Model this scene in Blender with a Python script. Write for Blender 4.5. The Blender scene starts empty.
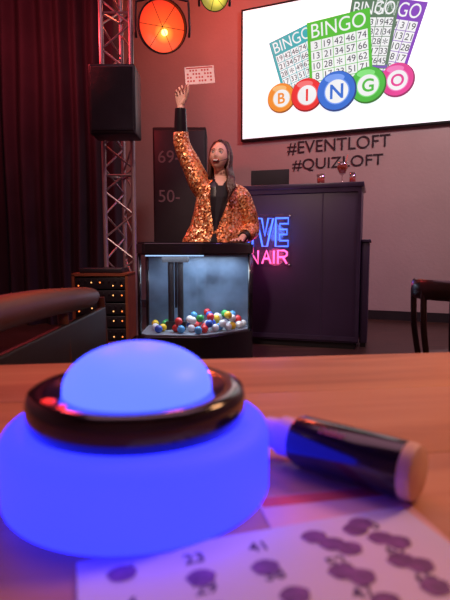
import bpy, bmesh, math, random
from mathutils import Vector, Matrix, Euler
random.seed(7)
scene = bpy.context.scene
try:
    scene.view_settings.view_transform = 'Standard'
except Exception: pass
col = scene.collection
V = Vector

# ---------------------------------------------------------------- materials
def mat(name, c, rough=0.5, metal=0.0, emit=None, es=0.0, var=0.15, scale=8.0, bump=0.0, bscale=60.0, spec=0.5, sss=0.0, coat=0.0):
    m = bpy.data.materials.new(name); m.use_nodes = True
    nt = m.node_tree; b = nt.nodes['Principled BSDF']
    tc = nt.nodes.new('ShaderNodeTexCoord')
    n = nt.nodes.new('ShaderNodeTexNoise'); n.inputs['Scale'].default_value = scale; n.inputs['Detail'].default_value = 4
    nt.links.new(tc.outputs['Object'], n.inputs['Vector'])
    r = nt.nodes.new('ShaderNodeValToRGB')
    r.color_ramp.elements[0].position = .3; r.color_ramp.elements[1].position = .7
    r.color_ramp.elements[0].color = tuple(x*(1-var) for x in c[:3])+(1,)
    r.color_ramp.elements[1].color = tuple(min(1,x*(1+var)) for x in c[:3])+(1,)
    nt.links.new(n.outputs['Fac'], r.inputs['Fac'])
    nt.links.new(r.outputs['Color'], b.inputs['Base Color'])
    b.inputs['Roughness'].default_value = rough; b.inputs['Metallic'].default_value = metal
    b.inputs['Specular IOR Level'].default_value = spec
    if coat: b.inputs['Coat Weight'].default_value = coat
    if emit:
        b.inputs['Emission Color'].default_value = (*emit, 1); b.inputs['Emission Strength'].default_value = es
    if bump:
        n2 = nt.nodes.new('ShaderNodeTexNoise'); n2.inputs['Scale'].default_value = bscale
        nt.links.new(tc.outputs['Object'], n2.inputs['Vector'])
        bp = nt.nodes.new('ShaderNodeBump'); bp.inputs['Strength'].default_value = bump; bp.inputs['Distance'].default_value = .01
        nt.links.new(n2.outputs['Fac'], bp.inputs['Height']); nt.links.new(bp.outputs['Normal'], b.inputs['Normal'])
    return m

def glass(name, fac=0.06, tint=(1,1,1)):
    m = bpy.data.materials.new(name); m.use_nodes = True; nt = m.node_tree; nt.nodes.clear()
    o = nt.nodes.new('ShaderNodeOutputMaterial'); mx = nt.nodes.new('ShaderNodeMixShader')
    t = nt.nodes.new('ShaderNodeBsdfTransparent'); t.inputs[0].default_value = (*tint, 1)
    g = nt.nodes.new('ShaderNodeBsdfGlossy'); g.inputs['Roughness'].default_value = .05
    mx.inputs[0].default_value = fac
    nt.links.new(t.outputs[0], mx.inputs[1]); nt.links.new(g.outputs[0], mx.inputs[2]); nt.links.new(mx.outputs[0], o.inputs[0])
    return m

def wood(name, c1, c2, c3, rough=.4, sc=(3, 28, 28)):
    m = bpy.data.materials.new(name); m.use_nodes = True; nt = m.node_tree; b = nt.nodes['Principled BSDF']
    tc = nt.nodes.new('ShaderNodeTexCoord'); mp = nt.nodes.new('ShaderNodeMapping'); mp.inputs['Scale'].default_value = sc
    nt.links.new(tc.outputs['Object'], mp.inputs[0])
    n = nt.nodes.new('ShaderNodeTexNoise'); n.inputs['Scale'].default_value = 1; n.inputs['Detail'].default_value = 6; n.inputs['Distortion'].default_value = .6
    nt.links.new(mp.outputs[0], n.inputs['Vector'])
    r = nt.nodes.new('ShaderNodeValToRGB'); e = r.color_ramp.elements
    e[0].position = .25; e[0].color = (*c1, 1); e[1].position = .75; e[1].color = (*c3, 1)
    x = e.new(.5); x.color = (*c2, 1)
    nt.links.new(n.outputs['Fac'], r.inputs['Fac']); nt.links.new(r.outputs[0], b.inputs['Base Color'])
    b.inputs['Roughness'].default_value = rough
    bp = nt.nodes.new('ShaderNodeBump'); bp.inputs['Strength'].default_value = .15; bp.inputs['Distance'].default_value = .004
    nt.links.new(n.outputs['Fac'], bp.inputs['Height']); nt.links.new(bp.outputs[0], b.inputs['Normal'])
    return m

def sequin(name):
    m = bpy.data.materials.new(name); m.use_nodes = True; nt = m.node_tree; b = nt.nodes['Principled BSDF']
    tc = nt.nodes.new('ShaderNodeTexCoord')
    v = nt.nodes.new('ShaderNodeTexVoronoi'); v.inputs['Scale'].default_value = 85
    nt.links.new(tc.outputs['Object'], v.inputs['Vector'])
    sp = nt.nodes.new('ShaderNodeSeparateColor'); nt.links.new(v.outputs['Color'], sp.inputs[0])
    r = nt.nodes.new('ShaderNodeValToRGB'); e = r.color_ramp.elements
    e[0].position = .10; e[0].color = (.26, .045, .02, 1); e[1].position = .95; e[1].color = (1, .72, .42, 1)
    x = e.new(.42); x.color = (.80, .24, .08, 1); x = e.new(.75); x.color = (1.0, .42, .16, 1)
    nt.links.new(sp.outputs[0], r.inputs['Fac']); nt.links.new(r.outputs[0], b.inputs['Base Color'])
    b.inputs['Metallic'].default_value = .55; b.inputs['Roughness'].default_value = .42
    g = nt.nodes.new('ShaderNodeNewGeometry')
    s = nt.nodes.new('ShaderNodeVectorMath'); s.operation = 'SUBTRACT'; s.inputs[1].default_value = (.5, .5, .5)
    nt.links.new(v.outputs['Color'], s.inputs[0])
    k = nt.nodes.new('ShaderNodeVectorMath'); k.operation = 'SCALE'; k.inputs['Scale'].default_value = .8
    nt.links.new(s.outputs[0], k.inputs[0])
    a = nt.nodes.new('ShaderNodeVectorMath'); a.operation = 'ADD'
    nt.links.new(k.outputs[0], a.inputs[0]); nt.links.new(g.outputs['Normal'], a.inputs[1])
    nn = nt.nodes.new('ShaderNodeVectorMath'); nn.operation = 'NORMALIZE'; nt.links.new(a.outputs[0], nn.inputs[0])
    nt.links.new(nn.outputs[0], b.inputs['Normal'])
    return m

M = {}
M['black'] = mat('black_plastic', (.012, .011, .014), .4)
M['blackgloss'] = mat('black_gloss', (.01, .008, .014), .12, coat=.5)
M['blackmatte'] = mat('black_matte', (.016, .013, .018), .8)
M['metal'] = mat('aluminium', (.55, .52, .5), .35, .9)
M['darkmetal'] = mat('dark_metal', (.05, .045, .05), .4, .7)
M['white'] = mat('white_plastic', (.8, .8, .78), .4, var=.05)

# ---------------------------------------------------------------- mesh helpers
def obj(name, bm, m=None, parent=None, smooth=False, autos=None):
    me = bpy.data.meshes.new(name); bm.normal_update(); bm.to_mesh(me); bm.free()
    o = bpy.data.objects.new(name, me); col.objects.link(o)
    if m:
        for x in (m if isinstance(m, list) else [m]): me.materials.append(x)
    if smooth:
        for p in me.polygons: p.use_smooth = True
    if autos:
        try: me.set_sharp_from_angle(angle=math.radians(autos))
        except Exception: pass
    if parent: o.parent = parent
    return o

def empty(name, loc=(0, 0, 0), rz=0):
    e = bpy.data.objects.new(name, None); col.objects.link(e); e.location = loc; e.rotation_euler = (0, 0, rz)
    e.empty_display_size = .1
    return e

def box(name, a, b, m, parent=None, bev=0.0):
    bm = bmesh.new(); bmesh.ops.create_cube(bm, size=1)
    for v in bm.verts:
        v.co = V(((a[i]+b[i])/2 + v.co[i]*(b[i]-a[i]) for i in range(3)))
    if bev: bmesh.ops.bevel(bm, geom=bm.edges[:], offset=bev, segments=3, affect='EDGES', profile=.5)
    return obj(name, bm, m, parent, smooth=bool(bev), autos=35)

def addbox(bm, a, b):
    r = bmesh.ops.create_cube(bm, size=1)
    for v in r['verts']:
        v.co = V(((a[i]+b[i])/2 + v.co[i]*(b[i]-a[i]) for i in range(3)))
    return r['verts']

def tube(bm, pts, rad, seg=12, side=None):
    pts = [V(p) for p in pts]; n = len(pts)
    if not isinstance(rad, (list, tuple)): rad = [rad]*n
    rings = []; prev = None
    for i, p in enumerate(pts):
        t = (pts[min(i+1, n-1)]-pts[max(i-1, 0)]).normalized()
        if prev is None:
            s = V(side) if side else (V((0, 0, 1)) if abs(t.z) < .9 else V((1, 0, 0)))
        else: s = prev
        s = (s-t*s.dot(t)).normalized(); prev = s; w = t.cross(s)
        r = rad[i]; ra, rb = (r if isinstance(r, (list, tuple)) else (r, r))
        rings.append([bm.verts.new(p+s*ra*math.cos(2*math.pi*k/seg)+w*rb*math.sin(2*math.pi*k/seg)) for k in range(seg)])
    for i in range(n-1):
        for k in range(seg):
            bm.faces.new((rings[i][k], rings[i][(k+1) % seg], rings[i+1][(k+1) % seg], rings[i+1][k]))
    bm.faces.new(rings[0][::-1]); bm.faces.new(rings[-1])

def rtube(bm, pts, rad, seg=10, side=None):
    pts = [V(p) for p in pts]; rad = list(rad) if isinstance(rad, (list, tuple)) else [rad]*len(pts)
    t = (pts[-1]-pts[-2]).normalized(); r = rad[-1]; rm = r if not isinstance(r, tuple) else min(r)
    sc = lambda q, k: tuple(x*k for x in q) if isinstance(q, tuple) else q*k
    pts2 = pts+[pts[-1]+t*rm*.55, pts[-1]+t*rm*.9]; rad2 = rad+[sc(r, .8), sc(r, .4)]
    tube(bm, pts2, rad2, seg, side)

def smoothpath(pts, vals, n=6):
    pts = [V(p) for p in pts]; out = []; ov = []
    tup = isinstance(vals[0], tuple)
    for i in range(len(pts)-1):
        p0 = pts[max(i-1, 0)]; p1 = pts[i]; p2 = pts[i+1]; p3 = pts[min(i+2, len(pts)-1)]
        for k in range(n):
            t = k/n
            out.append(.5*((2*p1)+(p2-p0)*t+(2*p0-5*p1+4*p2-p3)*t*t+(3*p1-p0-3*p2+p3)*t**3))
            a, b = vals[i], vals[i+1]; s = t*t*(3-2*t)
            ov.append(tuple(a[j]*(1-s)+b[j]*s for j in range(2)) if tup else a*(1-s)+b*s)
    out.append(pts[-1]); ov.append(vals[-1])
    return out, ov

def lathe(bm, prof, seg=48, c=(0, 0, 0), mat_i=0):
    rings = []
    for r, z in prof:
        if r < 1e-6: rings.append([bm.verts.new((c[0], c[1], c[2]+z))])
        else: rings.append([bm.verts.new((c[0]+r*math.cos(2*math.pi*k/seg), c[1]+r*math.sin(2*math.pi*k/seg), c[2]+z)) for k in range(seg)])
    fs = []
    for i in range(len(rings)-1):
        A, B = rings[i], rings[i+1]
        for k in range(seg):
            k2 = (k+1) % seg
            if len(A) == 1 and len(B) == 1: continue
            if len(A) == 1: fs.append(bm.faces.new((A[0], B[k2], B[k])))
            elif len(B) == 1: fs.append(bm.faces.new((A[k], A[k2], B[0])))
            else: fs.append(bm.faces.new((A[k], A[k2], B[k2], B[k])))
    for f in fs: f.material_index = mat_i
    return fs

def ellipsoid(bm, c, r, mtx=None, u=24, v=16):
    res = bmesh.ops.create_uvsphere(bm, u_segments=u, v_segments=v, radius=1)
    for x in res['verts']:
        x.co = V((c[0]+x.co.x*r[0], c[1]+x.co.y*r[1], c[2]+x.co.z*r[2]))
        if mtx: x.co = mtx @ x.co
    return res['verts']

def bake(o):
    dg = bpy.context.evaluated_depsgraph_get(); dg.update()
    me = bpy.data.meshes.new_from_object(o.evaluated_get(dg)); o.modifiers.clear()
    o.data = me
    return o

def remesh(o, vox, smooth=4, fac=.5):
    r = o.modifiers.new('r', 'REMESH'); r.mode = 'VOXEL'; r.voxel_size = vox; r.use_smooth_shade = True
    if smooth:
        s = o.modifiers.new('s', 'SMOOTH'); s.iterations = smooth; s.factor = fac
    bake(o)
    for p in o.data.polygons: p.use_smooth = True
    return o

def text(name, s, m, parent, loc, size=None, width=None, rot=(math.pi/2, 0, 0), extrude=.002, height=None, center=True, bold=0):
    cu = bpy.data.curves.new(name, 'FONT'); cu.body = s; cu.extrude = extrude; cu.size = 1; cu.offset = bold
    t = bpy.data.objects.new(name, cu); col.objects.link(t)
    dg = bpy.context.evaluated_depsgraph_get(); dg.update()
    me = bpy.data.meshes.new_from_object(t.evaluated_get(dg)); bpy.data.objects.remove(t)
    xs = [v.co.x for v in me.vertices]; ys = [v.co.y for v in me.vertices]
    w = max(xs)-min(xs); h = max(ys)-min(ys)
    sx = sy = size if size else 1
    if height: sy = height/h; sx = sy
    if width: sx = width/w; sy = sy if (height or size) else sx
    cx = (max(xs)+min(xs))/2 if center else min(xs); cy = (max(ys)+min(ys))/2 if center else min(ys)
    for v in me.vertices: v.co = V(((v.co.x-cx)*sx, (v.co.y-cy)*sy, v.co.z))
    me.materials.append(m)
    o = bpy.data.objects.new(name, me); col.objects.link(o); o.parent = parent; o.location = loc; o.rotation_euler = rot
    return o

def light(name, kind, loc, energy, color, target=None, parent=None, **kw):
    l = bpy.data.lights.new(name, kind); l.energy = energy; l.color = color
    for k, v in kw.items(): setattr(l, k, v)
    o = bpy.data.objects.new(name, l); col.objects.link(o); o.location = loc
    if target is not None:
        o.rotation_euler = (V(target)-V(loc)).to_track_quat('-Z', 'Y').to_euler()
    if parent: o.parent = parent
    return o

# ---------------------------------------------------------------- room
WA, WB = 7.58, .42                # back wall  y = WA - WB x
ang = -math.atan(WB)
H = 4.9
m_wall = mat('plaster_wall', (.50, .41, .42), .85, var=.07, scale=1.3, bump=.25, bscale=25)
m_floor = wood('dark_floor_boards', (.03, .015, .012), (.055, .026, .02), (.08, .04, .03), .35, (2, 14, 14))
m_ceil = mat('ceiling_paint', (.05, .04, .045), .9)
XL, XR, YB = -4.2, 4.4, -2.6
def poly_prism(name, pts, z0, z1, m, parent=None):
    bm = bmesh.new(); a = [bm.verts.new((x, y, z0)) for x, y in pts]; b = [bm.verts.new((x, y, z1)) for x, y in pts]
    n = len(pts)
    bm.faces.new(a[::-1]); bm.faces.new(b)
    for i in range(n): bm.faces.new((a[i], a[(i+1) % n], b[(i+1) % n], b[i]))
    bmesh.ops.recalc_face_normals(bm, faces=bm.faces[:])
    return obj(name, bm, m, parent)
yl = WA-WB*XL; yr = WA-WB*XR
poly_prism('floor', [(XL, YB), (XR, YB), (XR, yr), (XL, yl)], -.1, 0, m_floor)
poly_prism('ceiling', [(XL, YB), (XR, YB), (XR, yr), (XL, yl)], H, H+.1, m_ceil)
poly_prism('wall_back', [(XL, yl), (XR, yr), (XR, yr+.2), (XL, yl+.2)], 0, H, m_wall)
poly_prism('wall_left', [(XL-.15, YB), (XL, YB), (XL, yl), (XL-.15, yl)], 0, H, m_wall)
poly_prism('wall_right', [(XR, YB), (XR+.15, YB), (XR+.15, yr), (XR, yr)], 0, H, m_wall)
poly_prism('wall_front', [(XL, YB-.15), (XR, YB-.15), (XR, YB), (XL, YB)], 0, H, m_wall)
poly_prism('baseboard_back', [(XL+.03, yl-.03-.013), (XR-.03, yr-.03+.013), (XR-.03, yr-.005+.013), (XL+.03, yl-.005-.013)], 0, .12, M['blackmatte'])

WO = V((.232, WA-WB*.232, 0))
def wallpt(s, z, off=0):
    e = V((math.cos(ang), math.sin(ang), 0)); n = V((math.sin(ang), -math.cos(ang), 0))
    p = WO+e*s+n*off; return (p.x, p.y, z)

# ---------------------------------------------------------------- projection screen
m_scr = mat('screen_white', (.8, .8, .8), .5, emit=(.86, .93, 1.0), es=1.0, var=.02)
scr = empty('wall_screen', wallpt(.05, 2.52, 0.0), ang)
SW, SH = 2.8, 1.75
box('frame', (-.03, -.06, -.03), (SW+.03, -.004, SH+.03), M['black'], scr, .008)
box('panel', (0, -.064, 0), (SW, -.058, SH), m_scr, scr)
def emi(name, c, s=1.0):
    m = bpy.data.materials.new(name); m.use_nodes = True; b = m.node_tree.nodes['Principled BSDF']
    nt = m.node_tree; tc = nt.nodes.new('ShaderNodeTexCoord'); g = nt.nodes.new('ShaderNodeTexNoise'); g.inputs['Scale'].default_value = 3
    nt.links.new(tc.outputs['Object'], g.inputs['Vector'])
    r = nt.nodes.new('ShaderNodeValToRGB'); r.color_ramp.elements[0].color = tuple(x*.8 for x in c)+(1,); r.color_ramp.elements[1].color = tuple(min(1, x*1.15) for x in c)+(1,)
    nt.links.new(g.outputs['Fac'], r.inputs[0]); nt.links.new(r.outputs[0], b.inputs['Emission Color'])
    b.inputs['Base Color'].default_value = (.02, .02, .02, 1); b.inputs['Emission Strength'].default_value = s
    return m
def disc(name, x, z, r, y, m, parent, seg=40, rx=None):
    bm = bmesh.new(); vs = [bm.verts.new((x+(rx or r)*math.cos(-2*math.pi*k/seg), y, z+r*math.sin(-2*math.pi*k/seg))) for k in range(seg)]
    bm.faces.new(vs); bm.faces.ensure_lookup_table(); bm.normal_update()
    if bm.faces[0].normal.y > 0: bmesh.ops.reverse_faces(bm, faces=bm.faces[:])
    return obj(name, bm, m, parent)
sw_ = emi('scr_pure', (.95, .97, 1.0), 1.0); sdark = emi('scr_ink', (.02, .03, .05), 1)
def bcard(tag, cx, cz, w, h, rot, header, y, fs, m2):
    e = empty('bingo_card_'+tag, (cx, y, cz)); e.parent = scr; e.rotation_euler = (0, rot, 0)
    def q(n, x0, z0, x1, z1, yy, m):
        bm = bmesh.new(); vs = [bm.verts.new(p) for p in ((x0, yy, z0), (x1, yy, z0), (x1, yy, z1), (x0, yy, z1))]; bm.faces.new(vs); obj(n, bm, m, e)
    q('sheet', -w/2, -h/2, w/2, h/2, 0, header)
    q('edge', -w/2+.01, -h/2+.01, w/2-.01, -h/2+.05, -.0005, m2)
    gx0, gx1, gz0, gz1 = -w/2+.035, w/2-.035, -h/2+.04, h/2-h*.26
    q('grid_paper', gx0, gz0, gx1, gz1, -.001, sw_)
    bm = bmesh.new()
    for i in range(6):
        x = gx0+(gx1-gx0)*i/5; z = gz0+(gz1-gz0)*i/5
        for (a, b_, c, d) in ((x-.004, gz0, x+.004, gz1), (gx0, z-.004, gx1, z+.004)):
            bm.faces.new([bm.verts.new(p) for p in ((a, -.002, b_), (c, -.002, b_), (c, -.002, d), (a, -.002, d))])
    obj('grid_lines', bm, header, e)
    text('header', 'BINGO', sw_, e, (0, -.003, h/2-h*.13), width=w*.86, height=h*.19, extrude=.0005)
    nums = [['3', '19', '42', '46', '74'], ['13', '21', '34', '57', '66'], ['10', '28', '*', '49', '62'], ['8', '17', '33', '51', '71'], ['5', '26', '45', '60', '75']]
    for r in range(5):
        for c in range(5):
            text('number', nums[r][(c+fs) % 5], sdark, e, (gx0+(gx1-gx0)*(c+.5)/5, -.003, gz1-(gz1-gz0)*(r+.5)/5), height=(gz1-gz0)/5*.62, extrude=.0004)
bcard('teal', .80, .97, .62, .80, math.radians(-17), emi('scr_teal', (.01, .42, .46)), -.066, 1, emi('scr_teal2', (.05, .75, .55)))
bcard('purple', 1.98, 1.10, .66, .90, math.radians(17), emi('scr_purple', (.22, .05, .50)), -.067, 2, emi('scr_p2', (.4, .1, .6)))
bcard('violet', 1.74, 1.17, .60, .84, math.radians(9), emi('scr_green2', (.10, .20, .12)), -.0705, 3, emi('scr_g3', (.2, .1, .5)))
bcard('green', 1.36, .99, .82, .95, math.radians(-4), emi('scr_green', (.08, .52, .04)), -.075, 0, emi('scr_lime', (.35, .75, .05)))
yy = -.080
for i, (ch, s, t, r, c) in enumerate((('B', .58, .50, .20, (.95, .28, .03)), ('O', 2.10, .55, .21, (.80, .05, .30)), ('I', .94, .50, .22, (.85, .03, .03)), ('G', 1.74, .53, .23, (.06, .50, .05)), ('N', 1.34, .50, .26, (.02, .16, .65)))):
    b0 = empty('bingo_ball_picture_'+ch, (0, yy-i*.003, 0)); b0.parent = scr
    m1 = emi('scr_ball_'+ch, c); m0 = emi('scr_balld_'+ch, tuple(x*.35 for x in c)); m3 = emi('scr_balll_'+ch, tuple(min(1, x*1.3+.15) for x in c))
    disc('rim', s, t, r, 0, m0, b0); disc('ball', s-.008, t+.012, r*.95, -.0005, m1, b0)
    disc('sheen', s-.03, t+r*.66, r*.2, -.001, m3, b0, rx=r*.5)
    disc('ring', s, t, r*.64, -.0015, m3, b0); disc('face', s, t, r*.58, -.002, sw_, b0)
    text('letter', ch, m1, b0, (s, -.0025, t), height=r*.72, extrude=.0003, bold=.02)

# wall lettering
m_ltr = mat('wall_lettering', (.03, .018, .03), .6)
wl = empty('wall_lettering_sign', wallpt(0, 0, .002), ang)
text('line_1', '#EVENTLOFT', m_ltr, wl, (1.39, -.005, 2.345), width=1.38, height=.18, extrude=.004)
text('line_2', '#QUIZLOFT', m_ltr, wl, (1.39, -.005, 2.105), width=1.22, height=.17, extrude=.004)

# ---------------------------------------------------------------- curtain
m_cur = mat('black_curtain', (.022, .014, .022), .85, var=.2, scale=3)
cur = empty('stage_curtain')
bm = bmesh.new(); NX, NZ = 340, 14; x0, x1 = -4.1, -1.22
g = []
for i in range(NX+1):
    x = x0+(x1-x0)*i/NX; row = []
    for j in range(NZ+1):
        z = .02+4.5*j/NZ; f = 1-.35*j/NZ
        y = 6.1+.075*f*math.sin(x*30+.6*math.sin(x*7)+.15*math.sin(z*1.3))+.03*math.sin(x*11+z*.3)
        row.append(bm.verts.new((x+.01*math.sin(z*2+x*5), y, z)))
    g.append(row)
for i in range(NX):
    for j in range(NZ): bm.faces.new((g[i][j], g[i+1][j], g[i+1][j+1], g[i][j+1]))
c = obj('drape', bm, m_cur, cur, True)
bm = bmesh.new(); tube(bm, [(-4.15, 6.1, 4.56), (-1.2, 6.1, 4.56)], .03); 
for x in (-4.0, -2.6, -1.3): tube(bm, [(x, 6.1, 4.56), (x, 6.1, 4.9)], .012)
obj('rail', bm, M['darkmetal'], cur, True)

# ---------------------------------------------------------------- truss
m_tr = mat('truss_aluminium', (.42, .36, .35), .38, .8)
tr = empty('lighting_truss', (-1.10, 5.38, 0))
bm = bmesh.new()
ch = [(-.15, -.1), (.15, -.1), (0, .16)]
for cx, cy in ch: tube(bm, [(cx, cy, .03), (cx, cy, 4.85)], .025, 12)
n = 20
for k in range(n):
    z = .12+k*.236
    for i in range(3):
        a, b_ = ch[i], ch[(i+1) % 3]
        if k % 2: a, b_ = b_, a
        tube(bm, [(a[0], a[1], z), (b_[0], b_[1], z+.236)], .011, 8)
for z in (.1, 1.7, 3.3, 4.8):
    for i in range(3):
        a, b_ = ch[i], ch[(i+1) % 3]; tube(bm, [(a[0], a[1], z), (b_[0], b_[1], z)], .013, 8)
addbox(bm, (-.25, -.125, 0), (.25, .25, .03))
obj('frame', bm, m_tr, tr, True, 40)

# speaker hung on the truss
sp = empty('loudspeaker', (-1.06, 5.02, 2.02))
box('cabinet', (-.22, -.17, 0), (.22, .16, .64), M['black'], sp, .02)
m_gr = mat('speaker_grille', (.022, .02, .022), .5, .5, bump=.8, bscale=300)
box('grille', (-.20, -.185, .03), (.20, -.165, .61), m_gr, sp, .008)
box('bracket', (-.05, .155, .2), (.05, .20, .44), M['darkmetal'], sp, .006)
bm = bmesh.new(); tube(bm, [(-.16, .215, .32), (.16, .215, .32)], .016); obj('clamp', bm, M['darkmetal'], sp, True)

# ---------------------------------------------------------------- stage lamps
def gel(name, centre, ca, cb, cc, s):
    m = bpy.data.materials.new(name); m.use_nodes = True; nt = m.node_tree; b = nt.nodes['Principled BSDF']
    tc = nt.nodes.new('ShaderNodeTexCoord'); d = nt.nodes.new('ShaderNodeVectorMath'); d.operation = 'DISTANCE'; d.inputs[1].default_value = centre
    nt.links.new(tc.outputs['Object'], d.inputs[0])
    r = nt.nodes.new('ShaderNodeValToRGB'); e = r.color_ramp.elements
    e[0].position = .03; e[0].color = (*ca, 1); e[1].position = .27; e[1].color = (*cc, 1); x = e.new(.10); x.color = (*cb, 1)
    nt.links.new(d.outputs['Value'], r.inputs[0]); nt.links.new(r.outputs[0], b.inputs['Emission Color']); b.inputs['Emission Strength'].default_value = s
    b.inputs['Base Color'].default_value = (.2, .02, .01, 1); b.inputs['Roughness'].default_value = .35
    return m
def lamp(name, loc, R, tgt, gcols, mhot, depth=.3, gs=1.3):
    L = empty(name, loc)
    d = (V(tgt)-V(loc)).normalized(); q = V((0, 0, 1)).rotation_difference(d)
    mt = q.to_matrix().to_4x4()
    bc = mt @ V((R*.22, -R*.1, -.03))
    mlens = gel(name+'_gel', tuple(bc), *gcols, gs)
    bm = bmesh.new()
    lathe(bm, [(.001, -depth), (R*.45, -depth), (R*.5, -depth*.8), (R*.75, -depth*.45), (R, -.05), (R*1.04, 0), (R*1.04, .05), (R*.99, .05), (R*.97, -.01)], 40)
    bm.transform(mt); obj('housing', bm, M['black'], L, True, 40)
    bm = bmesh.new(); lathe(bm, [(.0, -.07), (R*.5, -.05), (R*.8, -.02), (R*.97, .0)], 40); bm.transform(mt); obj('lens', bm, mlens, L, True)
    bm = bmesh.new(); ellipsoid(bm, (R*.22, -R*.1, -.03), (R*.13, R*.13, .03)); bm.transform(mt); obj('bulb', bm, mhot, L, True)
    bm = bmesh.new()
    for k in range(3):
        a = k*math.pi/3+.4; tube(bm, [(R*math.cos(a+math.pi), R*math.sin(a+math.pi), .02), (R*math.cos(a), R*math.sin(a), .02)], .0025, 6)
    bm.transform(mt); obj('wire_guard', bm, M['darkmetal'], L, True)
    bm = bmesh.new()
    yk = [V((-R*1.12, 0, -.08)), V((-R*1.15, 0, .0)), V((-R*1.1, 0, R*1.1)), V((0, 0, R*1.35)), V((R*1.1, 0, R*1.1)), V((R*1.15, 0, 0)), V((R*1.12, 0, -.08))]
    tube(bm, [p+V((0, .05, 0)) for p in yk], .012, 8)
    tube(bm, [(0, .05, R*1.3), (0, .05, H-loc[2])], .015, 8)
    obj('yoke', bm, M['darkmetal'], L, True)
    return L, d
m_hot = mat('lamp_hot', (1, .8, .4), .4, emit=(1, .60, .12), es=6)
lampR, dR = lamp('red_stage_lamp', (-.62, 5.15, 3.11), .235, (.5, 2.5, 2.3), ((1, .45, .05), (1, .10, .02), (.80, .035, .012)), m_hot)
m_hot2 = mat('lamp_hot_yellow', (1, .9, .3), .4, emit=(.9, .85, .15), es=4)
lampY, dY = lamp('yellow_stage_lamp', (-.11, 5.4, 3.52), .14, (.2, 2.5, 2.2), ((.9, .8, .1), (.25, .25, .03), (.05, .06, .02)), m_hot2, .25)

# ---------------------------------------------------------------- height chart cabinet
m_gtxt = mat('grey_print', (.16, .12, .12), .6)
cab = empty('tall_black_cabinet', (-.565, 6.6, 0))
box('body', (-.33, -.25, 0), (.33, .25, 2.44), M['blackmatte'], cab, .012)
box('door_panel', (-.31, -.265, .08), (.31, -.25, 2.40), M['black'], cab, .006)
for z, s in ((2.08, '69-'), (1.60, '50-')):
    text('number', s, m_gtxt, cab, (-.13, -.268, z), height=.15, extrude=.002)
bm = bmesh.new(); tube(bm, [(.24, -.27, 1.0), (.24, -.3, 1.0), (.24, -.3, 1.2), (.24, -.27, 1.2)], .008, 8); obj('handle', bm, M['darkmetal'], cab, True)

# ---------------------------------------------------------------- audio rack
m_rw = mat('rack_wood', (.22, .055, .02), .5)
rk = empty('audio_rack', (-1.16, 4.82, 0))
bm = bmesh.new()
addbox(bm, (-.26, -.2, .05), (-.235, .2, .70)); addbox(bm, (.235, -.2, .05), (.26, .2, .70)); addbox(bm, (-.26, -.2, .69), (.26, .2, .715)); addbox(bm, (-.26, -.2, .05), (.26, .2, .075)); addbox(bm, (-.235, .17, .07), (.235, .2, .69))
obj('case', bm, m_rw, rk)
bm = bmesh.new()
for x in (-.23, .23):
    for y in (-.16, .16): lathe(bm, [(0, 0), (.025, 0), (.025, .05), (0, .05)], 14, (x, y, 0))
obj('feet', bm, M['black'], rk, True, 40)
for k in range(5):
    box('unit_%d' % k, (-.234, -.185, .09+k*.12), (.234, .15, .195+k*.12), M['black'], rk, .004)
m_led_r = mat('led_red', (.5, .1, 0), .4, emit=(1, .2, .04), es=2.6); m_led_a = mat('led_amber', (.5, .3, 0), .4, emit=(1, .45, .15), es=2.0)
for nm, mm, ph in (('leds_red', m_led_r, 0), ('leds_amber', m_led_a, 1)):
    bm = bmesh.new()
    for k in range(5):
        for i in range(11):
            if (i*7+k*5) % 5 == ph: ellipsoid(bm, (-.2+i*.04, -.19, .12+k*.12+(.03 if (i+k) % 2 else 0)), (.0065, .004, .0065), None, 8, 6)
    obj(nm, bm, mm, rk, True)
bm = bmesh.new()
for k in range(5):
    for i in range(8):
        x = -.19+i*.055; z = .165+k*.12
        bmesh.ops.create_cone(bm, cap_ends=True, segments=12, radius1=.010, radius2=.008, depth=.02, matrix=Matrix.Translation((x, -.195, z)) @ Matrix.Rotation(math.pi/2, 4, 'X'))
obj('knobs', bm, M['darkmetal'], rk, True, 40)
box('mixer', (-.2, -.15, .716), (.2, .15, .76), M['black'], rk, .008)

# ---------------------------------------------------------------- podium
pa = math.atan2(-.35, 1.14)
pod = empty('podium', (.10, 4.95, 0), pa)
m_pod = mat('podium_panel', (.035, .020, .055), .45, var=.2, scale=2)
m_podtop = mat('podium_top', (.04, .028, .06), .3)
PL = 1.19
box('body', (0, 0, .06), (PL, .55, 1.50), m_pod, pod, .006)
box('plinth', (.03, .03, 0), (PL-.03, .52, .06), M['black'], pod)
box('counter_top', (-.02, -.02, 1.50), (PL+.02, .57, 1.545), m_podtop, pod, .006)
bm = bmesh.new()
addbox(bm, (0, -.012, .08), (.03, 0, 1.50)); addbox(bm, (PL-.03, -.012, .08), (PL, 0, 1.50)); addbox(bm, (.03, -.012, .08), (PL-.03, 0, .12)); addbox(bm, (.03, -.012, 1.46), (PL-.03, 0, 1.5)); addbox(bm, (.84, -.006, .12), (.85, 0, 1.46))
obj('trim_frame', bm, m_podtop, pod)
sc_ = empty('side_cabinet', (1.29, 4.75, 0), pa)
box('body', (0, 0, .04), (.07, .42, 1.0), m_pod, sc_, .006); box('top', (-.005, -.01, 1.0), (.085, .43, 1.03), m_podtop, sc_, .005); box('foot', (.01, .01, 0), (.06, .4, .04), M['black'], sc_)

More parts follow.
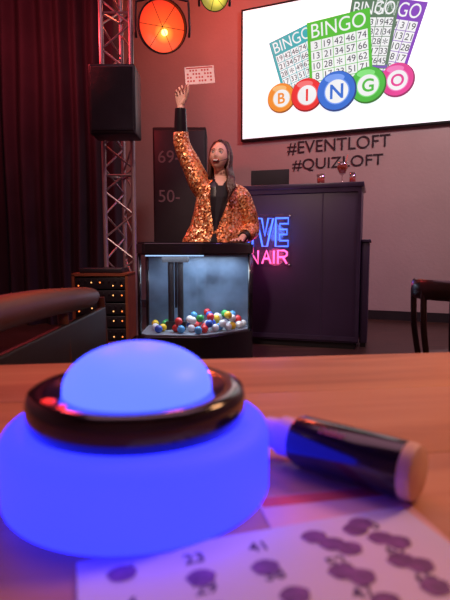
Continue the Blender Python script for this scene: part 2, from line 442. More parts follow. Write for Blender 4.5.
# neon sign
neon = empty('neon_sign', (.10, 4.95, 0), pa)
mb = mat('neon_blue', (.05, .1, .6), .4, emit=(.05, .15, 1.0), es=2.2); mp_ = mat('neon_pink', (.6, .05, .2), .4, emit=(1.0, .10, .36), es=2.2)
G = {'L': [[(0, 1), (0, 0), (1, 0)]], 'I': [[(.5, 0), (.5, 1)]], 'V': [[(0, 1), (.5, 0), (1, 1)]], 'E': [[(1, 1), (0, 1), (0, 0), (1, 0)], [(0, .5), (.85, .5)]],
     'O': [[(.5+.5*math.cos(a*math.pi/10), .5+.5*math.sin(a*math.pi/10)) for a in range(21)]], 'N': [[(0, 0), (0, 1), (1, 0), (1, 1)]],
     'A': [[(0, 0), (.5, 1), (1, 0)], [(.2, .38), (.8, .38)]], 'R': [[(0, 0), (0, 1), (.7, 1), (1, .86), (1, .64), (.7, .5), (0, .5)], [(.55, .5), (1, 0)]]}
OUT = {  # outlined block letters
 'L': [[(0, 1), (.35, 1), (.35, .22), (1, .22), (1, 0), (0, 0), (0, 1)]],
 'I': [[(.1, 1), (.9, 1), (.9, 0), (.1, 0), (.1, 1)]],
 'V': [[(0, 1), (.30, 1), (.5, .38), (.70, 1), (1, 1), (.64, 0), (.36, 0), (0, 1)]],
 'E': [[(0, 1), (1, 1), (1, .80), (.34, .80), (.34, .60), (.9, .60), (.9, .42), (.34, .42), (.34, .20), (1, .20), (1, 0), (0, 0), (0, 1)]]}
def neonword(nm, items, z0, h, r, m, GG):
    bm = bmesh.new()
    for chh, x, w in items:
        for st in GG[chh]:
            tube(bm, [(x+p[0]*w, -.035, z0+p[1]*h) for p in st], r, 8, side=(0, 1, 0))
    obj(nm, bm, m, neon, True)
neonword('tube_live', [('L', .02, .10), ('I', .14, .05), ('V', .225, .16), ('E', .41, .12)], .965, .265, .0085, mb, OUT)
neonword('tube_on_air', [('O', .03, .09), ('N', .16, .08), ('A', .28, .085), ('I', .37, .05), ('R', .435, .085)], .80, .125, .0095, mp_, G)
m_acr = glass('acrylic_back', .05)
box('acrylic_backing', (.0, -.022, .77), (.56, -.016, 1.27), m_acr, neon)
bm = bmesh.new()
for x in (.02, .54):
    for z in (.79, 1.25): tube(bm, [(x, -.026, z), (x, 0, z)], .008, 8)
obj('standoffs', bm, M['metal'], neon, True)
light('neon_glow_blue', 'POINT', (.38, -.15, 1.1), 3.0, (.1, .2, 1), parent=neon, shadow_soft_size=.1)
light('neon_glow_pink', 'POINT', (.38, -.15, .86), 2.0, (1, .1, .3), parent=neon, shadow_soft_size=.1)

# laptop on podium (lid seen from behind)
lp = empty('laptop', (.10, 4.95, 1.546), pa)
box('base', (.12, .16, 0), (.50, .40, .018), M['darkmetal'], lp, .005)
box('lid', (.12, .145, .014), (.50, .157, .165), M['blackmatte'], lp, .004)
# drinks
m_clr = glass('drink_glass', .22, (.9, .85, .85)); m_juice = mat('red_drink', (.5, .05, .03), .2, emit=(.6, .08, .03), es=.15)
def podpt(sx, sy): return (.10+math.cos(pa)*sx-math.sin(pa)*sy, 4.95+math.sin(pa)*sx+math.cos(pa)*sy, 1.546)
def cocktail(name, sx, sy, h, R, drink):
    e = empty(name, podpt(sx, sy))
    bm = bmesh.new(); lathe(bm, [(0, 0), (R*.9, 0), (R*.9, .004), (.006, .012), (.005, h*.42), (R*.55, h*.5), (R*.95, h*.75), (R, h), (R*.96, h), (R*.9, h*.76), (R*.5, h*.53), (0, h*.5)], 28)
    obj('bowl', bm, m_clr, e, True)
    bm = bmesh.new(); lathe(bm, [(0, h*.52), (R*.48, h*.54), (R*.86, h*.76), (R*.88, h*.84), (0, h*.84)], 28); obj('drink', bm, drink, e, True)
    bm = bmesh.new(); tube(bm, [(0, 0, h*.55), (R*.9, 0, h*1.35)], .004, 8); obj('straw', bm, m_juice, e, True)
cocktail('cocktail_glass', 1.0, .2, .21, .055, m_juice)
def tumbler(name, sx, sy, h, R):
    e = empty(name, podpt(sx, sy))
    bm = bmesh.new(); lathe(bm, [(0, 0), (R*.8, 0), (R, h), (R*.93, h), (R*.74, .01), (0, .01)], 28); obj('wall', bm, m_clr, e, True)
    bm = bmesh.new(); lathe(bm, [(0, .012), (R*.72, .012), (R*.85, h*.6), (0, h*.6)], 28); obj('drink', bm, m_juice, e, True)
tumbler('drinking_glass', .80, .2, .11, .042)
tumbler('drinking_glass.001', 1.09, .32, .13, .035)

# ---------------------------------------------------------------- bingo machine
bmch = empty('bingo_ball_machine')
fp = [(-.62, 3.50), (-.56, 3.43), (-.20, 3.40), (-.12, 3.42), (.20, 3.72), (.215, 3.78), (.215, 3.93), (-.62, 3.93)]
def inset(p, d):
    n = len(p); out = []
    for i in range(n):
        a = V(p[i-1]); b = V(p[i]); c_ = V(p[(i+1) % n])
        n1 = V((-(b-a).y, (b-a).x)).normalized(); n2 = V((-(c_-b).y, (c_-b).x)).normalized()
        m_ = (n1+n2).normalized(); out.append(tuple(b+m_*d/max(.4, m_.dot(n1))))
    return out
m_mach = mat('machine_black', (.012, .012, .016), .22, coat=.4)
def prism_bev(name, pts, z0, z1, m, bev):
    o = poly_prism(name, pts, z0, z1, m, bmch)
    bm = bmesh.new(); bm.from_mesh(o.data); bmesh.ops.bevel(bm, geom=bm.edges[:], offset=bev, segments=3, affect='EDGES'); bm.to_mesh(o.data); bm.free()
    for p in o.data.polygons: p.use_smooth = True
    o.data.set_sharp_from_angle(angle=math.radians(40)); return o
prism_bev('base', fp, .06, .335, m_mach, .008)
prism_bev('plinth', inset(fp, .04), 0, .06, m_mach, .004)
prism_bev('lid', fp, .895, .985, m_mach, .012)
bm = bmesh.new()
for i in (0, 4, 5, 6, 7):
    x, y = inset(fp, .018)[i]; tube(bm, [(x, y, .33), (x, y, .9)], .014 if i != 7 else .02, 10)
obj('posts', bm, m_mach, bmch, True)
m_gl = glass('machine_glass', .07, (.97, .99, 1))
gi = inset(fp, .015); bm = bmesh.new()
for i in range(8):
    if i == 6: continue
    a, b_ = gi[i], gi[(i+1) % 8]
    bm.faces.new([bm.verts.new(p) for p in ((a[0], a[1], .335), (b_[0], b_[1], .335), (b_[0], b_[1], .895), (a[0], a[1], .895))])
obj('glass_panes', bm, m_gl, bmch)
m_back = mat('machine_back_panel', (.11, .15, .22), .3, var=.6, scale=4)
box('back_panel', (-.60, 3.895, .335), (.195, 3.912, .895), m_back, bmch)
poly_prism('tray', inset(fp, .02), .335, .342, mat('machine_tray', (.25, .28, .32), .4), bmch)
bm = bmesh.new()
for x in (-.40, -.33): tube(bm, [(x, 3.70, .34), (x, 3.70, .88)], .022, 16)
addbox(bm, (-.46, 3.66, .84), (-.27, 3.76, .89)); addbox(bm, (-.44, 3.66, .342), (-.29, 3.76, .40))
tube(bm, [(-.365, 3.72, .5), (-.365, 3.72, .88)], .01, 8)
obj('lift_tubes', bm, M['darkmetal'], bmch, True, 40)
m_lbar = mat('machine_led', (.5, .6, .8), .4, emit=(.40, .62, 1), es=1.4)
box('led_bar', (-.56, 3.52, .886), (-.15, 3.53, .894), m_lbar, bmch)
light('machine_lamp', 'AREA', (-.2, 3.68, .88), 7, (.66, .82, 1.0), target=(-.2, 3.681, 0), parent=bmch, shape='RECTANGLE', size=.6, size_y=.3)
text('badge', 'BINGO', M['metal'], bmch, (-.36, 3.398, .25), height=.04, extrude=.002)
cols = [(.75, .03, .03), (.9, .6, .03), (.03, .12, .6), (.8, .8, .85), (.05, .45, .1), (.85, .85, .85), (.8, .05, .05), (.85, .85, .85), (.1, .4, .75)]
bmats = [mat('ball_%d' % i, c_, .25, coat=.4, var=.05) for i, c_ in enumerate(cols)]
balls = []; R = .0285
def inside(x, y):
    p = inset(fp, .052); n = len(p)
    for i in range(n):
        a, b_ = p[i], p[(i+1) % n]
        if (b_[0]-a[0])*(y-a[1])-(b_[1]-a[1])*(x-a[0]) < 0: return False
    return y < 3.86
tries = 0
while len(balls) < 50 and tries < 30000:
    tries += 1
    x = random.uniform(-.6, .19); y = random.uniform(3.43, 3.86)
    if random.random() < .7: x = random.gauss(-.01, .09)
    if not inside(x, y): continue
    if math.hypot(x+.365, y-3.71) < .11: continue
    z = .342+R; ok = True
    for (a, b_, c_) in balls:
        d = math.hypot(a-x, b_-y)
        if d < 2*R:
            z = max(z, c_+math.sqrt(max(0, 4*R*R-d*d)))
    if z > .342+R+.085: continue
    if z > .342+R+.001 and sum(1 for (a, b_, c_) in balls if math.hypot(a-x, b_-y) < 2*R) < 2: continue
    balls.append((x, y, z))
bm = bmesh.new()
for k, p in enumerate(balls):
    f0 = len(bm.faces); ellipsoid(bm, p, (R, R, R), None, 16, 10); bm.faces.ensure_lookup_table()
    for f in bm.faces[f0:]: f.material_index = (k*5+k//3) % 9
obj('bingo_balls', bm, bmats, bmch, True)

# ---------------------------------------------------------------- woman
wm = empty('woman')
m_skin = mat('skin', (.74, .42, .32), .5, var=.05, scale=12)
m_seq = sequin('orange_sequins')
m_lapel = mat('black_satin', (.01, .008, .012), .28)
m_shirt = mat('black_cloth', (.012, .01, .016), .8)
m_hair = mat('dark_brown_hair', (.065, .022, .016), .42, var=.5, scale=20, bump=.5, bscale=90)
HC = V((-.045, 4.12, 1.674))
HM = Matrix.Translation(HC) @ Euler((math.radians(-9), math.radians(4), math.radians(-16))).to_matrix().to_4x4()
def headsurf(x, z):
    return 1-.30*max(0, -z/.118)**1.8
def hy(x, z):
    k = headsurf(x, z); q = 1-(x/(.075*k))**2-(z/.118)**2
    return -.092*math.sqrt(max(0, q))
bm = bmesh.new()
res = bmesh.ops.create_uvsphere(bm, u_segments=48, v_segments=40, radius=1)
for v in res['verts']:
    x, y, z = v.co.x*.075, v.co.y*.092, v.co.z*.118
    k = headsurf(x, z); x *= k
    if y < 0:
        fr = min(1, -y/.05)
        y -= fr*.020*math.exp(-((x/.011)**2))*math.exp(-(((z+.022)/.018)**2))
        y -= fr*.009*math.exp(-((x/.009)**2))*math.exp(-(((z-.002)/.022)**2))
        for sx in (-1, 1):
            y += fr*.009*math.exp(-(((x-sx*.030)/.016)**2)-(((z-.014)/.012)**2))
            y -= fr*.006*math.exp(-(((x-sx*.040)/.018)**2)-(((z+.026)/.018)**2))
        y -= fr*.003*math.exp(-((x/.04)**2)-(((z-.034)/.010)**2))
        y -= fr*.014*math.exp(-((x/.024)**2)-(((z+.098)/.016)**2))
        y -= fr*.008*math.exp(-((x/.030)**2)-(((z+.070)/.020)**2))
    v.co = HM @ V((x, y, z))
for sx in (-1, 1): ellipsoid(bm, (sx*.075, .008, .0), (.010, .018, .032), HM, 12, 10)
def loft(bm, rings, seg=32, cy=4.15):
    rr = []
    for z, cx, rx, ry, dy in rings:
        rr.append([bm.verts.new((cx+rx*math.cos(2*math.pi*k/seg), cy+dy+ry*math.sin(2*math.pi*k/seg), z)) for k in range(seg)])
    for i in range(len(rr)-1):
        for k in range(seg): bm.faces.new((rr[i][k], rr[i][(k+1) % seg], rr[i+1][(k+1) % seg], rr[i+1][k]))
    bm.faces.new(rr[0][::-1]); bm.faces.new(rr[-1])
tube(bm, [(-.035, 4.16, 1.42), (-.036, 4.155, 1.50), (-.042, 4.14, 1.57), (-.045, 4.135, 1.66)], [.072, .051, .048, .052], 20)
loft(bm, [(.86, -.10, .165, .115, 0), (.95, -.10, .17, .12, 0), (1.05, -.09, .145, .10, 0), (1.15, -.075, .125, .09, 0), (1.27, -.06, .14, .105, 0), (1.38, -.045, .15, .10, 0), (1.45, -.035, .13, .08, 0), (1.49, -.035, .07, .06, 0)])
for sx, kx in ((-1, -.20), (1, 0.0)):
    hip = (-.10+sx*.085, 4.15, .92)
    p, r = smoothpath([hip, (kx, 4.14, .72), (kx+sx*.005, 4.13, .50), (kx+sx*.01, 4.16, .30), (kx+sx*.01, 4.17, .09)], [.095, .085, .060, .056, .040])
    tube(bm, p, r, 18)
    p, r = smoothpath([(kx+sx*.01, 4.19, .045), (kx+sx*.012, 4.12, .042), (kx+sx*.018, 4.03, .03), (kx+sx*.02, 3.98, .026)], [(.042, .036), (.040, .040), (.026, .042), (.02, .03)])
    rtube(bm, p, r, 14)
p, r = smoothpath([(-.14, 4.15, 1.41), (-.215, 4.15, 1.50), (-.285, 4.15, 1.65), (-.348, 4.15, 1.79), (-.355, 4.13, 1.92), (-.354, 4.115, 2.065)], [.06, .058, .048, .041, .038, .026])
tube(bm, p, r, 16)
tube(bm, [(-.354, 4.115, 2.05), (-.354, 4.113, 2.085), (-.355, 4.11, 2.12), (-.355, 4.108, 2.155), (-.355, 4.107, 2.168)], [(.026, .018), (.034, .017), (.041, .015), (.042, .014), (.036, .010)], 18, side=(1, 0, 0))
F = [[(-.325, 4.108, 2.15), (-.317, 4.104, 2.190), (-.306, 4.088, 2.218), (-.292, 4.0775, 2.236)],
     [(-.345, 4.108, 2.15), (-.343, 4.102, 2.200), (-.338, 4.072, 2.212), (-.333, 4.058, 2.190)],
     [(-.365, 4.108, 2.148), (-.366, 4.100, 2.192), (-.361, 4.070, 2.200), (-.355, 4.062, 2.175)],
     [(-.386, 4.108, 2.14), (-.389, 4.100, 2.175), (-.384, 4.075, 2.182), (-.378, 4.066, 2.162)]]
for f, k in zip(F, (1, 1, .97, .85)): rtube(bm, f, [.0098*k, .009*k, .0083*k, .0075*k], 10)
rtube(bm, [(-.335, 4.105, 2.085), (-.308, 4.088, 2.120), (-.292, 4.062, 2.160), (-.289, 4.050, 2.200), (-.287, 4.051, 2.220)], [.015, .0135, .011, .0095, .0085], 10)
p, r = smoothpath([(.06, 4.15, 1.39), (.125, 4.155, 1.37), (.185, 4.17, 1.25), (.225, 4.18, 1.12), (.18, 4.07, 1.06), (.13, 3.96, 1.022)], [.06, .058, .047, .041, .034, .025])
tube(bm, p, r, 16)
tube(bm, [(.132, 3.965, 1.020), (.122, 3.94, 1.012), (.112, 3.91, 1.006), (.105, 3.885, 1.004)], [(.018, .027), (.016, .034), (.014, .040), (.012, .040)], 16, side=(0, 0, 1))
for i, L_ in enumerate((.058, .072, .078, .066)):
    bx = .072+i*.021; by = 3.882+.004*abs(i-1.5)
    d = V((-.35+i*.1, -1, 0)).normalized()
    b0 = V((bx, by+.012, 1.004)); rtube(bm, [b0, b0+d*L_*.45+V((0, 0, .006)), b0+d*L_*.75+V((0, 0, .001)), b0+d*L_+V((0, 0, -.006))], [.0098, .009, .0083, .0075], 10)
rtube(bm, [(.098, 3.945, 1.010), (.070, 3.922, 1.006), (.052, 3.900, 1.000), (.044, 3.886, .998)], [.014, .012, .010, .0085], 10)
body = obj('body', bm, [m_skin, m_shirt, M['blackgloss']], wm)
remesh(body, .0048, 3, .4)
me = body.data
if len(me.materials) == 0:
    for m_ in (m_skin, m_shirt, M['blackgloss']): me.materials.append(m_)
for pl in me.polygons:
    c_ = pl.center
    i = 0
    if c_.z < .96: i = 1
    if c_.z < .075: i = 2
    if c_.z > .96 and c_.z < 1.395 and -.25 < c_.x < .10 and c_.y > 4.0: i = 1
    pl.material_index = i
# jacket
bm = bmesh.new()
loft(bm, [(.80, -.105, .290, .165, .01), (.90, -.10, .282, .16, .005), (1.02, -.085, .262, .150, 0), (1.13, -.065, .222, .138, 0), (1.25, -.055, .198, .138, 0), (1.35, -.043, .192, .132, 0), (1.43, -.038, .182, .112, 0), (1.475, -.036, .125, .092, .003), (1.505, -.036, .075, .075, .008), (1.525, -.037, .066, .068, .01)], 48)
p, r = smoothpath([(-.12, 4.15, 1.36), (-.200, 4.15, 1.465), (-.275, 4.15, 1.62), (-.345, 4.15, 1.77), (-.354, 4.135, 1.875)], [.095, .092, .080, .068, .060]); tube(bm, p, r, 24)
p, r = smoothpath([(.04, 4.15, 1.37), (.112, 4.155, 1.360), (.175, 4.17, 1.25), (.218, 4.19, 1.11), (.190, 4.10, 1.065), (.162, 4.04, 1.045)], [.095, .092, .080, .072, .066, .056]); tube(bm, p, r, 24)
jk = obj('sequin_jacket', bm, [m_seq, m_lapel, m_shirt, m_skin], wm)
remesh(jk, .0050, 6, .5)
me = jk.data
if len(me.materials) == 0:
    for m_ in (m_seq, m_lapel, m_shirt, m_skin): me.materials.append(m_)
for pl in me.polygons:
    c_ = pl.center; i = 0
    t = (c_.z-1.08)/.42; cx = -.09+.055*min(1, max(0, t+.2)); d = abs(c_.x-cx)
    if c_.y < 4.13 and -.26 < c_.x < .16:
        if c_.z > 1.06:
            ws = .046*max(0, t)
            lw = .045*min(1, max(0, (1.5-c_.z)/.06+.3))*min(1, .25+t*1.4) if t > 0 else 0
            if d < ws: i = 2 if c_.z < 1.44 or d > (c_.z-1.42)*.7 else 3
            elif d < ws+lw: i = 1
        elif d < .012+(1.06-c_.z)*.28: i = 2
    if c_.z > 1.493 and abs(c_.x+.036) < .1 and i != 3: i = 1
    pl.material_index = i
bm = bmesh.new(); tube(bm, [(-.356, 4.136, 1.865), (-.356, 4.128, 1.94), (-.355, 4.12, 2.0), (-.354, 4.116, 2.05)], [.053, .050, .047, .044], 24)
tube(bm, [(.172, 4.05, 1.048), (.150, 4.01, 1.036), (.143, 3.99, 1.031)], [.046, .042, .040], 24)
obj('cuffs', bm, m_lapel, wm, True, 50)
m_eye = mat('eye_white', (.8, .78, .76), .2, var=.02); m_iris = mat('iris', (.03, .015, .01), .15); m_lip = mat('lipstick', (.60, .07, .06), .35); m_mouth = mat('mouth_inside', (.08, .01, .01), .7); m_teeth = mat('teeth', (.85, .82, .78), .25, var=.02)
bm = bmesh.new()
for sx in (-1, 1): ellipsoid(bm, (sx*.030, -.0745, .014), (.0140, .0105, .0095), HM, 16, 12)
obj('eyes', bm, m_eye, wm, True)
bm = bmesh.new()
for sx in (-1, 1): ellipsoid(bm, (sx*.030-.002, -.0825, .0145), (.0056, .004, .0062), HM, 12, 8)
obj('irises', bm, m_iris, wm, True)
bm = bmesh.new()
for sx in (-1, 1):
    tube(bm, [HM @ V((sx*x, hy(x, z)-.004, z)) for x, z in ((.014, .034), (.026, .040), (.038, .040), (.050, .032))], [.002, .0030, .0026, .0012], 8)
    tube(bm, [HM @ V((sx*x, -.0860+.18*abs(x-.03), z)) for x, z in ((.017, .015), (.024, .0225), (.032, .024), (.045, .0165))], [.0012, .002, .002, .0012], 8)
obj('eyebrows_and_lashes', bm, m_hair, wm, True)
mz = -.058
bm = bmesh.new(); ellipsoid(bm, (0, hy(0, mz)-.008, mz), (.023, .006, .013), HM, 20, 12); obj('mouth', bm, m_mouth, wm, True)
bm = bmesh.new(); ellipsoid(bm, (0, hy(0, mz)-.0125, mz+.004), (.020, .004, .0062), HM, 20, 10); obj('teeth', bm, m_teeth, wm, True)
bm = bmesh.new(); pts = []
for k in range(25):
    a = 2*math.pi*k/24; x = .026*math.cos(a); z = mz+.005*abs(math.cos(a))**2+(.010*math.sin(a) if math.sin(a) > 0 else .015*math.sin(a))
    pts.append(HM @ V((x, hy(x, z)-.0105, z)))
tube(bm, pts, .0032, 8); obj('lips', bm, m_lip, wm, True)
# hair: swept back from the face, long locks behind the shoulders, a few over her left side
bm = bmesh.new()
ellipsoid(bm, (0, .023, .015), (.083, .096, .121), HM, 32, 24)
for k in range(26):
    a = math.radians(84+k*(192/25)); sx, cyy = math.sin(a), -math.cos(a)
    jit = random.uniform(-.005, .005); L_ = random.uniform(.27, .34); br = 1.0
    pts = [V((sx*.012, -.045+.03*(1-abs(cyy)), .126)), V((sx*.055, .005+cyy*.055, .112)), V((sx*.081, .018+cyy*.082, .045)), V((sx*.084+jit, .03+cyy*.08, -.04)),
           V((sx*.080+jit, .045+cyy*.07, -.12)), V((sx*.088+jit*2, .060+cyy*.065, -.21)), V((sx*.085+jit*3, .07+cyy*.07, -L_))]
    p, r = smoothpath([HM @ q for q in pts], [.008, .013, .015, .016, .017, .015, .005], 5)
    tube(bm, p, r, 10)
for k in range(6):   # locks falling over her left shoulder in front, with a soft wave
    o_ = k*.012
    pts = [V((.035, .0, .115)), V((.080, -.002+o_, .05)), V((.087, -.004+o_, -.04)), V((.084+o_*.4, -.02+o_, -.11)), V((.120+o_*.5, -.075+o_*.4, -.18)), V((.118+o_*.7, -.085+o_*.2, -.25+k*.008)), V((.142+o_*.6, -.085, -.32+k*.012)), V((.125+o_*.8, -.085, -.38+k*.02))]
    p, r = smoothpath([HM @ q for q in pts], [.008, .012, .014, .015, .015, .014, .012, .004], 5); tube(bm, p, r, 10)
hair = obj('hair', bm, m_hair, wm); remesh(hair, .0055, 2, .4)
if len(hair.data.materials) == 0: hair.data.materials.append(m_hair)
bm = bmesh.new(); p, r = smoothpath([HM @ V(q) for q in ((.078, .0, .0), (.072, -.045, -.030), (.052, -.088, -.055), (.036, -.104, -.066))], [.0022]*4); tube(bm, p, r, 8)
ellipsoid(bm, (.034, -.105, -.067), (.006, .006, .006), HM, 12, 8); obj('headset_microphone', bm, M['black'], wm, True)
# held card
m_cardp = mat('paper_card', (.85, .62, .60), .7, var=.06); m_ink_r = mat('red_ink', (.55, .06, .06), .7)
hc = empty('bingo_ticket', (-.198, 4.0625, 2.290)); hc.rotation_euler = (0, math.radians(-4), 0)
box('sheet', (-.115, -.0009, -.066), (.115, .0009, .066), m_cardp, hc)
bm = bmesh.new()
for r_ in range(4):
    for c_ in range(9):
        if (r_*5+c_*3) % 4 != 0: addbox(bm, (-.100+c_*.0225, -.0014, .030-r_*.026), (-.086+c_*.0225, -.0009, .043-r_*.026))
addbox(bm, (-.105, -.0014, .050), (.105, -.0009, .060))
obj('print', bm, m_ink_r, hc)

# ---------------------------------------------------------------- foreground table
ta = math.atan2(.10, .75)
tb = empty('wooden_table', (0, .82, 0), ta)
m_tab = wood('oak_table_top', (.36, .135, .06), (.52, .225, .105), (.63, .31, .155), .50, (2.2, 18, 18))
m_tleg = mat('table_leg_steel', (.03, .03, .03), .45, .6)
for i in range(6):
    y1 = -i*.205; box('plank_%d' % i, (-1.0, y1-.2045, .71), (1.15, y1, .75), m_tab, tb, .0015)
bm = bmesh.new()
for x in (-.9, 1.05):
    for y in (-.1, -1.1): addbox(bm, (x-.03, y-.03, 0), (x+.03, y+.03, .68))
    addbox(bm, (x-.03, -1.1, .64), (x+.03, -.1, .70))
addbox(bm, (-.9, -.62, .66), (1.05, -.56, .708))
addbox(bm, (-.93, -1.13, .69), (-.87, -.07, .71)); addbox(bm, (1.02, -1.13, .69), (1.08, -.07, .71))
obj('legs', bm, m_tleg, tb)

# ---------------------------------------------------------------- buzzer
bz = empty('dome_push_buzzer', (-.0665, .375, .7502))
m_glow = mat('glowing_body', (.03, .03, .2), .6, emit=(.0155, .0185, 1.0), es=4.2, var=.05, scale=10, spec=.25)
m_dome = mat('glowing_dome', (.06, .08, .3), .45, emit=(.040, .066, 1.0), es=4.2, var=.04, scale=10, spec=.3)
bm = bmesh.new()
pr = [(0, 0), (.096, 0)]+[(.096+.004*math.sin(t*math.pi/8), .004-.004*math.cos(t*math.pi/8)) for t in range(1, 5)]
pr += [(.100, .034)]+[(.086+.014*math.cos(t*math.pi/16), .040+.014*math.sin(t*math.pi/16)) for t in range(0, 9)]+[(0, .054)]
lathe(bm, pr, 96); obj('body', bm, m_glow, bz, True)
m_ring = mat('buzzer_ring', (.014, .010, .016), .15, coat=.6)
bm = bmesh.new()
lathe(bm, [(.0, .050), (.076, .050), (.080, .053), (.082, .060), (.082, .070), (.080, .076), (.076, .078), (.066, .077), (.058, .074), (.0, .074)], 96); obj('ring', bm, m_ring, bz, True, 50)
bm = bmesh.new(); Rb, hd = .056, .033
lathe(bm, [(Rb, .072), (Rb, .077)]+[(Rb*math.cos(t*math.pi/28), .077+hd*math.sin(t*math.pi/28)) for t in range(1, 14)]+[(0, .077+hd)], 96); obj('dome', bm, m_dome, bz, True)
m_rd = mat('red_indicator', (.5, 0, 0), .3, emit=(1, .03, .03), es=1.2)
bm = bmesh.new(); ellipsoid(bm, (-.053, -.045, .078), (.005, .004, .0015)); ellipsoid(bm, (-.040, -.057, .078), (.003, .003, .0012)); obj('indicator', bm, m_rd, bz, True)

# ---------------------------------------------------------------- dabber marker
dv = V((.059-.137, .407-.341, 0)); L = dv.length
dm = empty('bingo_dabber_marker', (.1385, .341, .7506+.021))
dq = V((1, 0, 0)).rotation_difference(dv.normalized())
MM = dq.to_matrix().to_4x4() @ Matrix.Rotation(math.pi/2, 4, 'Y')
m_barrel = mat('marker_barrel', (.014, .008, .02), .18, coat=.5); m_cream = mat('marker_cap_cream', (.75, .50, .42), .45); m_tip = mat('marker_neck', (.70, .50, .62), .45)
bm = bmesh.new(); lathe(bm, [(.0, .010), (.0205, .010), (.021, .012), (.021, L-.006), (.019, L-.001), (.0, L)], 48); bm.transform(MM); obj('barrel', bm, m_barrel, dm, True, 40)
bm = bmesh.new(); lathe(bm, [(.0, 0), (.017, 0), (.0195, .0015), (.0205, .005), (.0205, .012), (0, .012)], 48); bm.transform(MM); obj('end_plug', bm, m_cream, dm, True, 40)
bm = bmesh.new(); lathe(bm, [(.0, L-.004), (.0165, L-.002), (.0165, L+.014), (.0135, L+.018), (.0125, L+.030), (.010, L+.034), (0, L+.036)], 40); bm.transform(MM); obj('neck', bm, m_tip, dm, True, 40)
m_lab = mat('pink_label', (.55, .08, .20), .4)
lb = text('label_print', 'Dabber', m_lab, dm, (0, 0, 0), height=.006, width=.022, rot=(0, 0, 0), extrude=.0002)
xd = dv.normalized()*-1
zd = V((0, 0, 1)); side_ = V((xd.y, -xd.x, 0))
nrm = (zd*.85+side_*.53).normalized(); upv = nrm.cross(xd).normalized()
lb.matrix_local = Matrix.Translation(dv*.62+nrm*.0212) @ Matrix((xd, upv, nrm)).transposed().to_4x4()

# ---------------------------------------------------------------- bingo cards on table
a1 = math.atan2(.0635, .2067)
m_pap = mat('card_paper', (.72, .66, .80), .75, var=.04); m_num = mat('card_ink', (.10, .05, .16), .7); m_dab = mat('dab_ink', (.20, .07, .26), .6, var=.35, scale=120)
m_hd = mat('card_header_red', (.72, .10, .08), .7); m_pap2 = mat('card_paper_pink', (.75, .45, .45), .75)
def sheet(name, x, y, z, a, w, h, m):
    e = empty(name, (x, y, z), a); box('paper', (0, -h, 0), (w, 0, .0005), m, e); return e
s0 = sheet('bingo_card', .022, .347, .7502, a1-.10, .105, .16, m_pap2)
box('header_print', (.002, -.014, .0005), (.103, -.001, .0007), m_hd, s0)
s1 = sheet('bingo_card.001', -.085, .270, .7514, a1, .218, .15, m_pap)
k = 0
nn_ = ['17', '23', '41', '56', '70', '4', '29', '38', '52', '69', '11', '25', '33', '47', '66']
for r_ in range(3):
    for c_ in range(5):
        text('number', nn_[k], m_num, s1, (.026+c_*.039, -(.016+r_*.027), .00065), height=.0095, rot=(0, 0, 0), extrude=.0001, bold=.02); k += 1
bm = bmesh.new()
zz = 0
for a_, b_ in ((.149, .027), (.1565, .034), (.181, .030), (.1885, .037), (.1415, .052), (.149, .059), (.179, .053), (.1865, .060), (.102, .036), (.065, .034), (.142, .017), (.171, .017), (.178, .012), (.024, .018), (.150, .080), (.182, .078), (.108, .062), (.066, .062)):
    rr = .0082; n_ = 28; zz += 1
    vs = [bm.verts.new((a_+rr*(1+.06*math.sin(5*t*2*math.pi/n_))*math.cos(t*2*math.pi/n_), -b_+rr*.85*math.sin(t*2*math.pi/n_), .00075+zz*.00001)) for t in range(n_)]; bm.faces.new(vs)
obj('dab_marks', bm, m_dab, s1)

# ---------------------------------------------------------------- wooden bench at left
bn = empty('wooden_bench', (-.50, 1.62, 0))
m_bw = wood('bench_wood', (.07, .022, .014), (.11, .038, .022), (.15, .055, .032), .45, (20, 2, 20))
bm = bmesh.new(); p, r = smoothpath([(.03, -.72, .80), (0, -.3, .785), (-.02, .2, .755), (-.09, .58, .725)], [.038, .040, .040, .036]); rtube(bm, p, r, 20)
for y in (-.6, 0, .5): tube(bm, [(-.015, y, .42), (-.03, y, .73)], .018, 12)
for y in (-.62, .52):
    for x in (-.42, -.03): tube(bm, [(x, y, 0), (x, y, .42)], .022, 12)
obj('frame', bm, m_bw, bn, True, 40)
box('seat', (-.46, -.7, .40), (.03, .6, .45), m_bw, bn, .012)
box('back_panel', (-.034, -.6, .50), (-.008, .5, .69), mat('bench_leather', (.02, .012, .012), .5), bn, .008)

# ---------------------------------------------------------------- bentwood chair at right
chr_ = empty('bentwood_chair', (1.03, 2.10, 0), math.radians(-22))
m_ch = mat('chair_dark_wood', (.022, .012, .012), .3, coat=.3)
bm = bmesh.new()
arc = [(-.22*math.cos(t*math.pi/10), .02-.17*math.sin(t*math.pi/10)) for t in range(11)]
tube(bm, [(x, y, .765) for x, y in arc], [(.042, .013)]*11, 12, side=(0, 0, 1))
for i in (0, 2, 4, 6, 8, 10):
    x, y = arc[i]; p, r = smoothpath([(x*.86, y*.9+.02, .45), (x*.97, y, .60), (x, y, .76)], [.013]*3); tube(bm, p, r, 10)
for x, y in ((-.17, -.13), (.17, -.13), (-.18, .20), (.18, .20)): tube(bm, [(x*1.12, y*1.12, 0), (x, y, .44)], [.013, .018], 12)
tube(bm, [(.2*math.cos(t*math.pi/12), .04+.2*math.sin(t*math.pi/12), .22) for t in range(25)], .008, 8)
obj('frame', bm, m_ch, chr_, True, 40)
bm = bmesh.new(); lathe(bm, [(0, .43), (.20, .43), (.215, .445), (.21, .46), (.19, .465), (0, .458)], 40, (0, .03, 0)); obj('seat', bm, m_ch, chr_, True, 40)

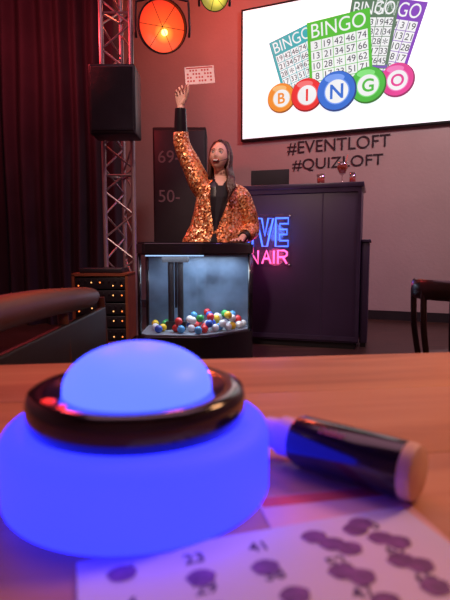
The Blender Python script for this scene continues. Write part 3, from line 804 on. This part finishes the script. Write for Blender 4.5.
# ---------------------------------------------------------------- lights
light('red_lamp_beam', 'SPOT', tuple(V((-.62, 5.15, 3.11))+dR*.06), 45, (1, .12, .03), target=(.1, 2.5, 2.0), spot_size=math.radians(110), spot_blend=1, shadow_soft_size=.1)
light('red_fill_wall', 'POINT', (-.45, 6.2, 4.3), 75, (1, .12, .06), shadow_soft_size=.2)  # added point light without a fixture, deepens the red on the wall
light('red_fill_truss', 'POINT', (-1.95, 5.0, 3.3), 70, (1, .06, .08), shadow_soft_size=.15)  # extra source put in to tint the truss red, no lamp body
light('wall_fill_spot', 'SPOT', (2.6, 3.4, 4.6), 360, (1, .72, .70), target=(2.0, 6.8, 1.8), spot_size=math.radians(110), spot_blend=1, shadow_soft_size=.3)  # invented light from above, added to brighten the back wall
light('woman_fill_spot', 'SPOT', (-.5, .9, 4.3), 480, (1, .70, .57), target=(-.1, 4.15, 1.5), spot_size=math.radians(36), spot_blend=.9, shadow_soft_size=.12)  # added front fill that lifts the woman's face and jacket
light('table_warm_fill', 'AREA', (1.15, .95, 1.9), 14, (1, .48, .22), target=(.55, .6, .75), shape='DISK', size=.4)  # no pendant hangs here; area light added to warm the table top
light('purple_podium_fill', 'SPOT', (3.2, 4.0, 4.4), 130, (.5, .2, 1), target=(.8, 5.0, .6), spot_size=math.radians(70), spot_blend=1, shadow_soft_size=.2)  # unseen source added to bring purple onto the podium
w = bpy.data.worlds.new('world'); scene.world = w; w.use_nodes = True
w.node_tree.nodes['Background'].inputs[0].default_value = (.05, .03, .06, 1); w.node_tree.nodes['Background'].inputs[1].default_value = .3
light('room_ambient_fill', 'AREA', (0, 2.2, 4.8), 70, (.9, .42, .58), target=(0, 2.21, 0), shape='RECTANGLE', size=4, size_y=3)  # soft overhead fill added for general brightness, not a fitting of the room

# ---------------------------------------------------------------- camera
cd = bpy.data.cameras.new('camera'); cd.sensor_width = 36; cd.lens = 30; cd.clip_start = .01
cd.dof.use_dof = True; cd.dof.focus_distance = 4.6; cd.dof.aperture_fstop = 7.5
cam = bpy.data.objects.new('camera', cd); col.objects.link(cam)
cam.location = (0, 0, .93); cam.rotation_euler = (math.radians(90-5.71), 0, 0)
scene.camera = cam
